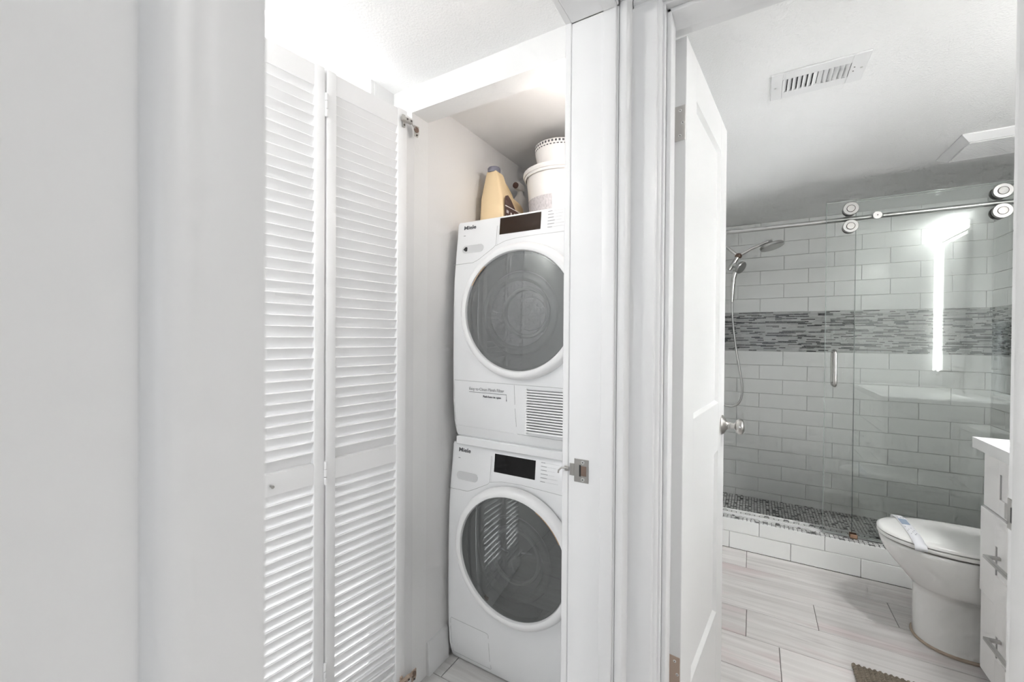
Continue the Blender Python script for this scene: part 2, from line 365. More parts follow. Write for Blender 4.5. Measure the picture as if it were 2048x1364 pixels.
# lower field: the row under the band starts with joint .190, alternating downwards
def offs_lo(): n = len(Z_LO)-1; return [.190, .034] if (n-1) % 2 == 0 else [.034, .190]
tile_rows(bw, Z_LO, -.24, 1.318, offs_lo(), lambda x, z: ((x, YB+.010, z), None))
tile_rows(bw, Z_HI, -.24, 1.318, [.034, .190], lambda x, z: ((x, YB+.010, z), None))
for par, X, rz in ((sl, -.242, math.pi/2), (sr, 1.318, -math.pi/2)):
    for ZZ, of in ((Z_LO, offs_lo()), (Z_HI, [.034, .190])):
        tile_rows(par, ZZ, 2.849, YB-.0005, [3.0+of[0], 3.0+of[1]], lambda y, z: ((X, y, z), (0, 0, rz)))
# mosaic band of thin glass sticks
def coloured(name, boxes, m, parent, label=None, kind='stuff'):
    vs_, fs, cols = [], [], []
    for (x0, x1, y0, y1, z0, z1, c) in boxes:
        b = len(vs_)
        vs_ += [(x0, y0, z0), (x1, y0, z0), (x1, y1, z0), (x0, y1, z0), (x0, y0, z1), (x1, y0, z1), (x1, y1, z1), (x0, y1, z1)]
        for f in ((0, 1, 5, 4), (1, 2, 6, 5), (2, 3, 7, 6), (3, 0, 4, 7), (4, 5, 6, 7), (3, 2, 1, 0)):
            fs.append([b+i for i in f]); cols.append(c)
    me = bpy.data.meshes.new(name); me.from_pydata(vs_, [], fs); me.materials.append(m)
    ca = me.color_attributes.new('Col', 'FLOAT_COLOR', 'CORNER')
    i = 0
    for p, c in zip(me.polygons, cols):
        for _ in p.loop_indices: ca.data[i].color = (*c, 1); i += 1
    o = mobj(name, me, parent)
    if kind: o['kind'] = kind
    if label: o['label'] = label
    return o
LIGHTS = [(.62, .63, .62), (.55, .56, .55), (.68, .68, .67), (.58, .585, .58), (.50, .51, .50)]
DARKS = [(.07, .072, .075), (.10, .10, .10), (.16, .16, .155), (.22, .22, .21)]
def sticks(u0, u1, f):
    out = []; n = 38; ph = (1.482-1.177)/n
    for r in range(n):
        z0 = 1.177+r*ph; u = u0-random.random()*.08; dark = random.random() < .35
        while u < u1:
            L = random.choice([.028, .045, .06, .09])
            dark = random.random() < (.42 if dark else .30)
            c = random.choice(DARKS) if dark else random.choice(LIGHTS)
            a, b = max(u, u0), min(u+L-.0015, u1)
            if b-a > .004: out.append(f(a, b, z0+.0008, z0+ph-.0008, random.uniform(.007, .0095))+(c,))
            u += L
    return out
coloured('mosaic_band', sticks(-.24, 1.318, lambda a, b, z0, z1, d: (a, b, YB+.010-d, YB+.010, z0, z1)), M['mosaic'], bw, 'thin grey and charcoal glass sticks')
coloured('mosaic_band', sticks(2.849, YB, lambda a, b, z0, z1, d: (1.318-d, 1.318, a, b, z0, z1)), M['mosaic'], sr)
coloured('mosaic_band', sticks(2.849, YB, lambda a, b, z0, z1, d: (-.242, -.242+d, a, b, z0, z1)), M['mosaic'], sl)
# shower pan and curb
def weave(x0, x1, y0, y1, z, c=.019):
    out = []; nx = int((x1-x0)/c); ny = max(1, int((y1-y0)/c))
    cx, cy_ = (x1-x0)/nx, (y1-y0)/ny
    for i in range(nx):
        for j in range(ny):
            a, b = x0+i*cx, y0+j*cy_; h = z+random.uniform(0, .0006)
            g = random.uniform(.50, .80); col = (g, g*1.005, g*.99)
            if random.random() < .12: col = (.13, .13, .13)
            if (i+j) % 2: out.append((a+.001, a+cx-.001, b+.0036, b+cy_-.0036, z-.004, h, col))
            else: out.append((a+.0036, a+cx-.0036, b+.001, b+cy_-.001, z-.004, h, col))
            out.append((a-.0025, a+.0025, b-.0025, b+.0025, z-.004, h, (.035, .035, .037)))
    return out
pan = tag(MB().box(-.242, 1.318, 3.0, YB, -.004, .001).obj('shower_pan', M['groutw']), 'grey mosaic shower floor behind the tiled curb', 'floor', kind='structure')
coloured('basketweave_mosaic', weave(-.24, 1.316, 3.003, YB-.001, .004), M['pebble'], pan, 'small grey and black basketweave mosaic')
curb = tag(MB().box(-.242, 1.318, 2.8585, 3.0, 0, .176).obj('shower_curb', M['groutw']), 'low white tiled curb in front of the shower', 'curb', kind='structure')
tile_rows(curb, [0, .1, .18], -.242, 1.318, [.190, .034], lambda x, z: ((x, 2.859, z), None))
coloured('basketweave_mosaic', weave(-.24, 1.316, 2.853, 2.917, .179, .021)+weave(-.24, 1.316, 2.949, 2.999, .179, .025), M['pebble'], curb, 'mosaic strip on top of the curb')
MB().box(-.242, 1.318, 2.919, 2.923, .176, .186).box(-.242, 1.318, 2.937, 2.941, .176, .184).box(-.242, 1.318, 2.996, 3.003, .15, .183).obj('edge_strip', M['whitep'], curb)

# ------------------------------------------------------------------ door frames and casings
def casing(u0, u1, proud, lip=.011):     # profile across the width: (u, v) with v = distance out from the wall
    W = u1-u0; S = [(0, 0), (.01, .30), (.04, .62), (.09, .85), (.16, .96), (.25, 1), (.33, .98), (.40, .93), (.47, .96), (.55, .95), (.90, .86), (.97, .78), (1, .6), (1, 0)]
    return [(u0+a*W, v*proud) for a, v in S]
t1 = struct('trim_1', MB().box(-.394, -.2785, .955, .973, 0, 2.04, .0015), M['trim'], 'white door jamb with a metal strike plate beside the washer', 'door frame')
MB().box(-.312, -.2815, .944, .955, 0, 2.04, .003, 2).obj('door_stop', M['trim'], t1)
MB().box(-.4125, -.3955, .957, 1.02, 0, 2.06, .002).obj('casing', M['trim'], t1)
MB().prism([(-.277-.0, .957, 0), (-.268, .9555, 0), (-.261, .958, 0), (-.258, .963, 0), (-.258, 1.002, 0), (-.277, 1.002, 0)], (0, 0, 2.11)).obj('casing', M['trim'], t1)
MB().box(-.394, -.2785, .155, .955, 2.04, 2.058, .0015).obj('head_jamb', M['trim'], t1)
MB().box(-.312, -.2815, .155, .944, 2.029, 2.04, .003, 2).obj('head_stop', M['trim'], t1)
MB().box(-.4125, -.3955, .12, .96, 2.0445, 2.11, .002).obj('head_casing', M['trim'], t1)
MB().box(-.277, -.260, .087, 1.002, 2.046, 2.11, .003).obj('head_casing', M['trim'], t1)
def strike(parent, mtx, lip=.012):
    m = MB().box(-.0185, .0185, -.0016, 0, -.0285, .0285, .0007).box(-.0185-lip, -.0185, -.0016, 0, -.015, .015, .0006)
    me = m.mesh('strike_plate', M['nickel']); me.transform(mtx); o = mobj('strike_plate', me, parent)
    me = MB().box(-.002, .013, -.002, -.0012, -.012, .012).mesh('latch_hole', M['bronze']); me.transform(mtx); mobj('latch_hole', me, o)
    me = MB().box(-.005, -.001, -.0024, -.0012, -.014, .014).mesh('latch_hole', M['black']); me.transform(mtx); mobj('latch_hole', me, o)
    for z in (.021, -.021):
        me = MB().cyl((.004, -.003, z), (.004, -.001, z), .0042, .005, 14).mesh('screw', M['screw']); me.transform(mtx); sc = mobj('screw', me, o)
        me = MB().cyl((.004, -.0034, z), (.004, -.002, z), .0016, n=10).mesh('screw_slot', M['black']); me.transform(mtx); mobj('screw_slot', me, o)
strike(t1, Matrix.Translation((-.3605, .955, .947)))
MB().tube([(-.394, .9535, .948), (-.402, .952, .9485), (-.411, .951, .948), (-.418, .949, .941), (-.419, .948, .934)], .0022, 8).obj('latch_lip', M['nickel'], t1)
MB().box(-.404, -.3925, .9515, .9545, .941, .954, .001).obj('latch_lip', M['nickel'], t1)
t2 = struct('trim_2', MB().box(-.394, -.2785, .137, .155, 0, 2.04, .0015), M['trim'], 'blurred white door casing in the left foreground', 'door frame')
MB().prism([(-.277+v, u, 0) for u, v in casing(.0885, .1478, .016)], (0, 0, 2.046)).obj('casing', M['trim'], t2)
MB().box(-.414, -.397, .10, .147, 0, 2.046, .002).obj('casing', M['trim'], t2)
t3 = struct('trim_3', MB().box(-.204, -.186, 1.012, 1.14, 0, 2.045, .001).box(.4135, .4315, 1.012, 1.14, 0, 2.045, .001).box(-.204, .4315, 1.012, 1.14, 2.045, 2.063, .001), M['trim'], 'white frame of the bathroom doorway', 'door frame')
MB().prism([(u, 1.012-v, 0) for u, v in [(-.2595, 0), (-.2595, .012), (-.2595, .015), (-.212, .0135), (-.206, .016), (-.202, .0165), (-.199, .012), (-.195, .011), (-.1915, .008), (-.1915, 0)]], (0, 0, 2.05)).obj('casing', M['trim'], t3)
MB().prism([(u, 1.012-v, 0) for u, v in [(.419, 0), (.419, .008), (.4225, .011), (.4265, .012), (.43, .0165), (.434, .016), (.44, .0135), (.48, .015), (.484, .012), (.484, 0)]], (0, 0, 2.05)).obj('casing', M['trim'], t3)
MB().prism([(-.256, 1.012-v, 2.045+u) for u, v in [(.0055, 0), (.0055, .008), (.009, .011), (.013, .012), (.0165, .0165), (.0205, .016), (.0265, .0135), (.066, .015), (.07, .012), (.07, 0)]], (.74, 0, 0)).obj('head_casing', M['trim'], t3)
MB().box(-.186, -.175, 1.03, 1.088, 0, 2.045, .0025, 2).obj('door_stop', M['trim'], t3)
MB().box(.4025, .4135, 1.03, 1.1, 0, 2.045, .0025, 2).obj('door_stop', M['trim'], t3)
MB().box(-.186, .4135, 1.03, 1.1, 2.034, 2.045, .0025, 2).obj('head_stop', M['trim'], t3)
strike(t3, Matrix.Translation((.4135, 1.121, .948)) @ Matrix.Rotation(-math.pi/2, 4, 'Z'), .010)

# ------------------------------------------------------------------ bathroom door (open inwards), local x = along the leaf, local y = thickness
DW = .594; dang = math.atan2(1.722-1.121, -.094+.154)
door = thing('door_1', 'open white two-panel bathroom door with a round knob', 'door', (-.154, 1.121, 0), dang, kind='structure')
T = .035
# visible face looks along local -y ; leaf occupies y 0..T
for a, b in ((0, .113), (DW-.113, DW)): MB().box(a, b, 0, T, .012, 2.03, .0012).obj('stile', M['door'], door)
for a, b in ((.012, .32), (.885, 1.05), (1.917, 2.03)): MB().box(.113, DW-.113, 0.0002, T-.0002, a, b).obj('rail', M['door'], door)
for a, b in ((.32, .885), (1.05, 1.917)):
    MB().box(.113, DW-.113, .011, T-.011, a, b).obj('panel', M['door'], door)
    q = MB(); x0, x1 = .113, DW-.113
    for (p, vec) in (([(x0, .0005, a), (x0, .011, a), (x0+.008, .011, a)], (0, 0, b-a)), ([(x1, .0005, a), (x1-.008, .011, a), (x1, .011, a)], (0, 0, b-a)),
                     ([(x0, .0005, a), (x0, .011, a+.008), (x0, .011, a)], (x1-x0, 0, 0)), ([(x0, .0005, b), (x0, .011, b), (x0, .011, b-.008)], (x1-x0, 0, 0))):
        q.prism(p, vec)
    q.obj('sticking', M['door'], door, smooth=0)
def butt_hinge(zc, h, m, label=None):
    n = MB().box(-.0018, 0, .0015, .0305, zc-h/2, zc+h/2, .0006).obj('hinge', m, door)
    if label: n['label'] = label
    MB().box(-.010, .03, T+.0035, T+.0065, zc-h/2, zc+h/2).obj('hinge_leaf', m, n)
    k = MB(); nn = 5
    for i in range(nn): k.cyl((-.003, T+.0005, zc-h/2+i*h/nn+.0007), (-.003, T+.0005, zc-h/2+(i+1)*h/nn-.0007), .0045, n=14)
    k.obj('knuckle', m, n)
    for y, z in ((.014, h*.36), (.0075, 0), (.014, -h*.36)):
        s = MB().cyl((-.0018, y, zc+z), (-.0026, y, zc+z), .0038, .003, 14).obj('screw', M['screw'], n)
        MB().cyl((-.002, y, zc+z), (-.0030, y, zc+z), .0014, n=8).obj('screw_slot', M['black'], n)
butt_hinge(1.814, .088, M['nickel'], 'silver butt hinge near the top')
butt_hinge(.415, .088, M['beige'], 'tan butt hinge low on the door')
kb = MB().lathe([(0, 0), (.034, 0), (.034, .004), (.031, .008), (.020, .014), (.0135, .020), (.0125, .022)], (.548, 0, .962), (0, -1, 0), 32).obj('rosette', M['nickel'], door)
MB().lathe([(.0115, .02), (.0125, .026), (.0105, .028), (.0105, .040), (.013, .044), (.021, .047), (.0262, .053), (.0272, .060), (.0245, .067), (.016, .0715), (0, .073)], (.548, 0, .962), (0, -1, 0), 32).obj('knob', M['nickel'], kb)
MB().lathe([(0, 0), (.034, 0), (.034, .004), (.020, .014), (.0115, .02), (.0105, .040), (.021, .047), (.0272, .060), (.016, .0715), (0, .073)], (.548, T, .962), (0, 1, 0), 24).obj('knob', M['nickel'], door)

# ------------------------------------------------------------------ louvred bifold leaves: local x along the leaf, front looks along -y local
LW, LT = .2815, .028
la = math.atan2(1.033-.7545, -1.019+1.055)
slat_me = None
def leaf(name, label, loc, st0, st1, nhalf=False):
    global slat_me
    t = thing(name, label, 'door', loc, la, 'louvred bifold closet doors')
    MB().box(0, st0, 0, LT, .012, 2.03, .003, 2).obj('stile', M['louvre'], t)
    MB().box(LW-st1, LW, 0, LT, .012, 2.03, .003, 2).obj('stile', M['louvre'], t)
    for a, b in ((1.966, 2.026), (.855, .912), (.016, .115)): MB().box(st0, LW-st1, .002, LT-.002, a, b).obj('rail', M['louvre'], t)
    if slat_me is None:
        ang = R(61); hw = .0212; th = .0034; q = []
        L = LW-.03-.038
        dx, dz = math.cos(ang)*hw, math.sin(ang)*hw      # front edge high, back edge low
        nx, nz = math.sin(ang)*th, math.cos(ang)*th
        q = [(-dx-nx*.6, dz-nz*.6), (-dx-nx*.2, dz+nz*.5), (-dx+nx, dz+nz), (dx+nx, -dz+nz), (dx+nx*.2, -dz-nz*.6), (dx-nx*.6, -dz-nz)]
        slat_me = MB().prism([(0, y, z) for y, z in q], (L, 0, 0)).mesh('slat', M['louvre'])
    for z0, z1 in ((.912, 1.966), (.115, .855)):
        n = int(round((z1-z0)/.0292)); p = (z1-z0)/n
        for i in range(n):
            o = mobj('slat', slat_me, t, (st0, LT/2, z0+(i+.5)*p+random.uniform(-.0005, .0005)), (random.uniform(-.012, .012), 0, 0))
    return t
A0 = Vector((-1.019, 1.033, 0)); dv = Vector((math.cos(la), math.sin(la), 0)); nv = Vector((-dv.y, dv.x, 0))
l1 = leaf('louvred_door', 'white louvred bifold leaf hinged to the closet wall beside the washer', A0-dv*LW, .03, .038)
l2 = leaf('louvred_door', 'white louvred bifold leaf partly hidden by the foreground casing', A0-dv*(2*LW+.004), .038, .03)
for z in (1.925, .88, .30):           # small butt hinges joining the two leaves
    h = MB()
    for i in range(3): h.cyl((-.002, -.003, z-.033+i*.0225), (-.002, -.003, z-.033+i*.0225+.0205), .0042, n=12)
    h.obj('hinge', M['louvre'], l1)
MB().cyl((.139, .001, .882), (.139, -.010, .882), .0026, n=12).cyl((.139, -.010, .882), (.139, -.012, .882), .0042, n=14).obj('knob_screw', M['nickel'], l2)
def concealed(z, m):
    # z centre; fixed on the leaf's free stile near the closet, reaching to the closet wall
    a = MB().box(LW-.030, LW+.012, -.016, -.002, z-.006, z+.008, .002).box(LW-.022, LW-.012, -.006, 0, z-.024, z+.018, .001)
    a.prism([(LW+.006, -.014, z-.003), (LW+.032, -.004, z-.010), (LW+.032, -.001, z-.001), (LW+.006, -.003, z+.006)], (0, .004, 0))
    o = a.obj('concealed_hinge', m, l1)
    MB().prism([(LW+.030, .0, z-.034), (LW+.046, .0, z-.034), (LW+.050, .0, z-.022), (LW+.050, .0, z+.004), (LW+.030, .0, z+.004)], (0, .0025, 0)).obj('hinge_cup', m, o)
    MB().cyl((LW+.038, -.002, z-.010), (LW+.038, .001, z-.010), .010, n=16).obj('hinge_cup', M['bronze'], o)
    for x, y, zz in ((LW-.017, -.0075, z-.017), (LW+.040, -.003, z-.028), (LW-.012, -.0175, z+.001), (LW+.004, -.0175, z+.001)):
        MB().cyl((x, y, zz), (x, y+.003, zz), .0032, n=10).obj('screw', M['darkmetal'], o)
concealed(1.993, M['nickel']); concealed(.105, M['beige'])

# ------------------------------------------------------------------ baseboard in the closet
bb = struct('baseboard_closet', MB().prism([(XC, 1.176, 0), (XC+.013, 1.176, 0), (XC+.013, 1.176, .045), (XC+.0115, 1.176, .048), (XC+.0115, 1.176, .060), (XC+.0095, 1.176, .064), (XC+.0095, 1.176, .105), (XC+.006, 1.176, .122), (XC, 1.176, .125)], (0, .116, 0)), M['trim'], 'white moulded baseboard beside the washer', 'baseboard')

# ------------------------------------------------------------------ appliances
MWD = .596
PROF = [(0, .004), (.012, -.004), (.06, -.018), (.14, -.026), (.3, -.029), (.52, -.028), (.62, -.024), (.70, -.016), (.78, -.006), (.842, .0005), (.85, .006)]
def fy(z):
    for (a, ya), (b, yb) in zip(PROF, PROF[1:]):
        if a <= z <= b: return ya+(yb-ya)*(z-a)/(b-a)
    return 0
def stroke(name, pts, wd, m, parent, lift=.0003):     # thin seam running on the curved front, pts = (x, z)
    q = MB(); fine = []
    for (xa, za), (xb, zb) in zip(pts, pts[1:]):
        n = max(1, int(abs(zb-za)/.03))
        for i in range(n): fine.append((xa+(xb-xa)*i/n, za+(zb-za)*i/n))
    fine.append(pts[-1])
    bm = q.bm; prev = None
    for i, (x, z) in enumerate(fine):
        xa, za = fine[max(i-1, 0)]; xb, zb = fine[min(i+1, len(fine)-1)]
        d = Vector((xb-xa, zb-za)).normalized(); n = Vector((-d.y, d.x))*wd/2
        cur = [bm.verts.new((x+n.x, fy(z)-lift, z+n.y)), bm.verts.new((x-n.x, fy(z)-lift, z-n.y)), bm.verts.new((x-n.x, fy(z)+.001, z-n.y)), bm.verts.new((x+n.x, fy(z)+.001, z+n.y))]
        if prev:
            for k in range(4): bm.faces.new((prev[k], prev[(k+1) % 4], cur[(k+1) % 4], cur[k]))
        prev = cur
    return q.obj(name, m, parent, smooth=0)
def plate(name, x0, x1, z0, z1, m, parent, lift=.0006):
    q = MB(); bm = q.bm
    a = [(x0, z0), (x1, z0), (x1, z1), (x0, z1)]
    A = [bm.verts.new((x, fy(z)-lift, z)) for x, z in a]; B = [bm.verts.new((x, fy(z)+.002, z)) for x, z in a]
    bm.faces.new(A); bm.faces.new(B[::-1])
    for i in range(4): bm.faces.new((A[i], A[(i+1) % 4], B[(i+1) % 4], B[i]))
    return q.obj(name, m, parent, smooth=0)
def arcpts(cx, cz, r, a0, a1, n=16): return [(cx+r*math.cos(R(a0+(a1-a0)*i/n)), cz+r*math.sin(R(a0+(a1-a0)*i/n))) for i in range(n+1)]
def machine(name, label, cat, loc, dryer):
    t = thing(name, label, cat, loc)
    zc, xc = .487, .300
    # body: side profile lofted across the width with softened vertical edges
    rings = []
    for x, k in ((0, .010), (.004, .004), (.012, 0), (MWD-.012, 0), (MWD-.004, .004), (MWD, .010)):
        rings.append([(x, y+k, z) for z, y in PROF]+[(x, .60, .85), (x, .60, 0)])
    # the front has a round opening for the porthole: cut by leaving the recess behind the opaque ring, so build body as shell pieces
    MB().loft(rings).obj('body', M['white'], t)
    # door: white ring, smoked glass, gasket, bowl, drum
    yd = -.029
    ring = MB().lathe([(.246, .0), (.2455, .010), (.242, .021), (.234, .029), (.224, .031), (.216, .029), (.2135, .024), (.2125, .014), (.2125, -.0)], (xc, yd, zc), (0, -1, 0), 72)
    dr = ring.obj('door_ring', M['whitep'], t)
    MB().lathe([(.2125, .020), (.18, .0215), (.12, .023), (.06, .024), (0, .0245)], (xc, yd, zc), (0, -1, 0), 72).obj('door_glass', M['porthole2'] if dryer else M['porthole'], t)
    MB().lathe([(.2124, .0185), (.205, .004), (.19, .0035), (.150, .0035), (.146, .001)], (xc, yd, zc), (0, -1, 0), 72).obj('door_liner', M['gasket'], t)
    MB().lathe([(.150, .0035), (.146, .012), (.138, .0165), (.128, .0165), (.121, .010), (.118, .0035)], (xc, yd, zc-.008), (0, -1, 0), 64).obj('glass_bowl', M['bowl'], t)
    MB().lathe([(.146, .001), (.10, .0012), (0, .0014)], (xc, yd, zc), (0, -1, 0), 64).obj('drum_back', M['drum'], t)
    if dryer:
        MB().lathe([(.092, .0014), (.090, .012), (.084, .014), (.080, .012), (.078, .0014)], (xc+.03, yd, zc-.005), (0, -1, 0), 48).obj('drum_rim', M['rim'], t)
        MB().lathe([(.06, .0014), (.058, .006), (0, .008)], (xc+.045, yd, zc-.01), (0, -1, 0), 40).obj('drum_end', M['drum'], t)
    else:
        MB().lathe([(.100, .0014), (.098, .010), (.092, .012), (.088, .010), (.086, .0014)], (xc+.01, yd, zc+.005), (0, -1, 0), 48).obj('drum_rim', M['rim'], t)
        q = MB()
        for k in range(3):
            a = R(20+120*k); q.tube([(xc+.02*math.cos(a), yd-.004, zc+.02*math.sin(a)), (xc+.05*math.cos(a+.25), yd-.008, zc+.05*math.sin(a+.25)), (xc+.082*math.cos(a), yd-.004, zc+.082*math.sin(a))], [.004, .008, .004], 8)
        q.obj('drum_paddle', M['drum'], t)
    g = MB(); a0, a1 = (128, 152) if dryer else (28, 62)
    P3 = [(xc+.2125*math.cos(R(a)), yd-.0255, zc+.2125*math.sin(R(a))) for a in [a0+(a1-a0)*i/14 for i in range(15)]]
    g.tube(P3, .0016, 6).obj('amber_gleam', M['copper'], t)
    # fascia seams
    zs = .682 if dryer else .675
    xv = .188
    zv = .742 if dryer else .726
    stroke('seam', [(xv, .849), (xv, zv), (xv-.010, zv-.010), (.115, zs+.010), (.09, zs), (.0, zs-.002)], .0016, M['seam'], t)
    stroke('seam', [(xv+.006, .849), (xv+.006, zv-.002)], .0010, M['oval'], t)
    stroke('seam', [(xv, zv-.004), (.225, zv+.010), (.27, zv+.016), (.35, zv+.018), (.595, zv+.017)] if dryer else [(xv, zv), (.24, zv+.010), (.32, zv+.013), (.595, zv+.002)], .0012, M['seam'], t)
    # logo
    k = math.atan2(.022, .15)
    tl = text('logo', 'Miele', .0265, M['ink'], t, at(.035, fy(.82)-.0012, .818) @ Matrix.Rotation(-k, 4, 'X') @ Matrix.Diagonal((1.0, .80, 1, 1)), .0005)
    plate('model_mark', .036, .045, .792, .7945, M['greyink'], t)
    # oval grip
    zo = .7375 if dryer else .7285; q = MB()
    pts = [(.046, zo+.0155*math.sin(R(a)), 0) for a in (0,)]
    pts = [(.050+.0155*math.cos(R(a)), zo+.0155*math.sin(R(a))) for a in range(90, 271, 15)]+[(.118+.0155*math.cos(R(a)), zo+.0155*math.sin(R(a))) for a in range(-90, 91, 15)]
    q.prism([(x, fy(z)-.0009, z) for x, z in pts], (0, .004, 0)).obj('grip_recess', M['oval'], t)
    if dryer:
        pts = [(.040, zo), (.048, zo+.0085), (.056, zo+.0095), (.059, zo+.006), (.059, zo-.007), (.052, zo-.0085)]
        MB().prism([(x, fy(z)-.0016, z) for x, z in pts], (0, .003, 0)).obj('indicator', M['black'], t)
    # screen
    sx0, sx1, sz0, sz1 = (.200, .368, .779, .842) if dryer else (.203, .373, .766, .832)
    plate('display_bezel', sx0-.0015, sx1+.0015, sz0-.0015, sz1+.0015, M['whitep'], t, .0008)
    scr = plate('display', sx0, sx1, sz0, sz1, M['screenb'] if dryer else M['screenk'], t, .0013)
    # programme list: printed name dashes with leader lines
    for i in range(6):
        z = sz1-.003-i*(.0115 if dryer else .0128)
        n = (.016, .022, .022, .027, .025, .018)[i]
        plate('programme_mark', .394, .394+n, z-.0011, z+.0011, M['greyink'], t)
        plate('leader_line', .394+n+.003, .394+n+.003+(.05, .033, .028, .022, .036, .046)[i], z-.0004, z+.0004, M['oval'], t)
    if dryer:
        stroke('seam', [(.012, .036), (.012, .224), (.585, .221)], .0014, M['seam'], t)
        stroke('seam', [(.022, .044), (.270, .040)], .001, M['oval'], t)
        stroke('seam', [(.279, .220), (.285, .040), (.585, .038)], .0016, M['seam'], t)
        tl = text('filter_text', 'Easy to Clean Plinth Filter', .0158, M['greyink'], t, at(.083, fy(.19)-.0014, .190) @ Matrix.Diagonal((.93, 1, 1, 1)))
        tl = text('filter_text', 'Push here to open', .0105, M['ink'], t, at(.146, fy(.165)-.0014, .1655), .0002)
        stroke('arrow_line', [(.083, .1825), (.247, .1825), (.247, .161)], .0012, M['ink'], t, .0012)
        MB().prism([(.2455, fy(.16)-.0016, .163), (.2485, fy(.16)-.0016, .163), (.247, fy(.16)-.0016, .157)], (0, .002, 0)).obj('arrow_head', M['ink'], t)
        plate('vent_back', .333, .585, .054, .208, M['gasket'], t, .0050)
        vs0 = MB().prism([(0, -.005, -.0018), (0, -.0025, .0030), (0, .0015, .0030), (0, .0005, -.0018)], (.250, 0, 0)).mesh('vent_slat', M['whitep'])
        for i in range(16):
            z = .058+i*.0096; mobj('vent_slat', vs0, t, (.332, -.0305-.004*(1-abs(i-8)/8)*0, z))
        MB().box(.3245, .3325, fy(.13)-.008, fy(.13)+.004, .050, .212, .001).obj('vent_frame', M['whitep'], t)
    else:
        pts = [(.018, .03), (.018, .168), (.022, .172), (.188, .168), (.194, .163), (.197, .03), (.192, .024), (.024, .026), (.018, .03)]
        stroke('service_flap', pts, .0013, M['seam'], t)
    return t
washer = machine('washing_machine', 'white front-loading washing machine at the bottom of the stack', 'washing machine', (-1.032, 1.30, 0.006), False)
tag(MB().box(-1.000, -.445, 1.285, 1.88, .8562, .8855, .002).obj('stacking_shelf', M['white']), 'slim white stacking strip between dryer and washing machine', 'stacking kit')
dryer = machine('tumble_dryer', 'white tumble dryer stacked on top of the washing machine', 'dryer', (-1.013, 1.30, .886), True); dryer.scale.z = .977

# ------------------------------------------------------------------ things on the dryer
ZD = 1.718
jug = thing('detergent_jug', 'cream plastic detergent jug with grey cap on the dryer', 'bottle', (-1.024, 1.46, ZD))
side = [(0, 0), (.192, 0), (.196, .06), (.194, .128), (.178, .148), (.130, .163), (.085, .185), (.068, .205), (.064, .258), (.022, .258), (.010, .20), (0, .14)]
rings = []
def inset(poly, d):
    cx = sum(p[0] for p in poly)/len(poly); cz = sum(p[1] for p in poly)/len(poly); out = []
    for y, z in poly:
        v = Vector((y-cx, z-cz)); out.append((y-v.x/v.length*d, z-v.y/v.length*d))
    return out
def taper(x, z, wd=.125):
    t = max(0, min(1, (z-.10)/.16)); k = 1-.55*t; return wd/2-.012*t+(x-.5)*wd*k
for fx, d in ((0, .014), (.05, .005), (.12, 0), (.88, 0), (.95, .005), (1, .014)):
    rings.append([(taper(fx, z), y, z) for y, z in inset(side, d)])
MB().loft(rings).obj('body', M['jug'], jug, smooth=50)
MB().tube([(.052, .056, .243), (.053, .085, .236), (.055, .125, .217), (.058, .158, .190), (.060, .172, .160), (.062, .170, .14)], [.017, .016, .0155, .0155, .016, .018], 12).obj('handle', M['jug'], jug)
MB().lathe([(0, 0), (.0265, 0), (.0275, .004), (.0275, .018), (.024, .023), (0, .024)], (.0505, .043, .256), (0, 0, 1), 28).obj('cap', M['capg'], jug)
lb = MB().prism([(.1253, y, z) for y, z in ((.012, .004), (.176, .004), (.176, .075), (.150, .090), (.100, .100), (.060, .135), (.035, .148), (.015, .140), (.010, .12))], (.0008, 0, 0)).obj('label', M['brown'], jug)
q = MB().box(.1262, .1266, .012, .174, .098, .102)
q.obj('label_line', M['labw'], lb)
for y, z, a, b in ((.022, .078, .018, .012), (.055, .070, .012, .022), (.085, .080, .018, .010), (.105, .055, .018, .020), (.145, .07, .014, .016)):
    MB().box(.1262, .1266, y, y+a, z-b/2, z+b/2, 0).obj('label_mark', M['labg'] if a > .016 else M['labw'], lb)
for i in range(6): MB().box(.1262, .1266, .018, .085-.006*i, .058-.009*i, .0605-.009*i).obj('label_line', M['labg'], lb)
sb = thing('spray_bottle', 'small white bottle with brown cap disc behind the jug', 'bottle', (-.978, 1.74, ZD))
MB().lathe([(0, 0), (.032, 0), (.035, .01), (.035, .18), (.030, .215), (.015, .235), (.013, .25)], (0, 0, 0), (0, 0, 1), 28).obj('body', M['tub'], sb)
MB().box(-.012, .014, -.040, .020, .25, .285, .006, 2).obj('spray_head', M['tub'], sb)
MB().cyl((0, -.0405, .268), (0, -.047, .268), .014, n=20).obj('nozzle', M['brown'], sb)
tub = thing('storage_tub', 'large white plastic tub with printed label on the dryer', 'tub', (-.735, 1.66, ZD))
MB().lathe([(0, 0), (.118, 0), (.123, .006), (.143, .225), (.1445, .238), (.156, .240), (.160, .247), (.158, .256), (.150, .259), (0, .261)], (0, 0, 0), (0, 0, 1), 64).obj('body', M['tub'], tub)
q = MB(); bm = q.bm; rows = []
for z in (.045, .135):
    r = .1235+(.143-.123)*(z-.006)/.219+.0006
    rows.append([bm.verts.new((r*math.cos(R(a)), r*math.sin(R(a)), z)) for a in range(200, 281, 5)])
for A, B in zip(rows[0], rows[0][1:]):
    i = rows[0].index(A); bm.faces.new((rows[0][i], rows[0][i+1], rows[1][i+1], rows[1][i]))
tl = q.obj('label', mat('tub_print', (.58, .55, .56), .5, var=((140, 140, 90), .45)), tub)
MB().lathe([(.150, .228), (.1525, .231), (.1525, .238), (.147, .240)], (0, 0, 0), (0, 0, 1), 64).obj('rim_bead', M['tub'], tub)
cup = thing('patterned_pot', 'small white pot with black checked rim on top of the tub', 'pot', (-.742, 1.665, ZD+.261))
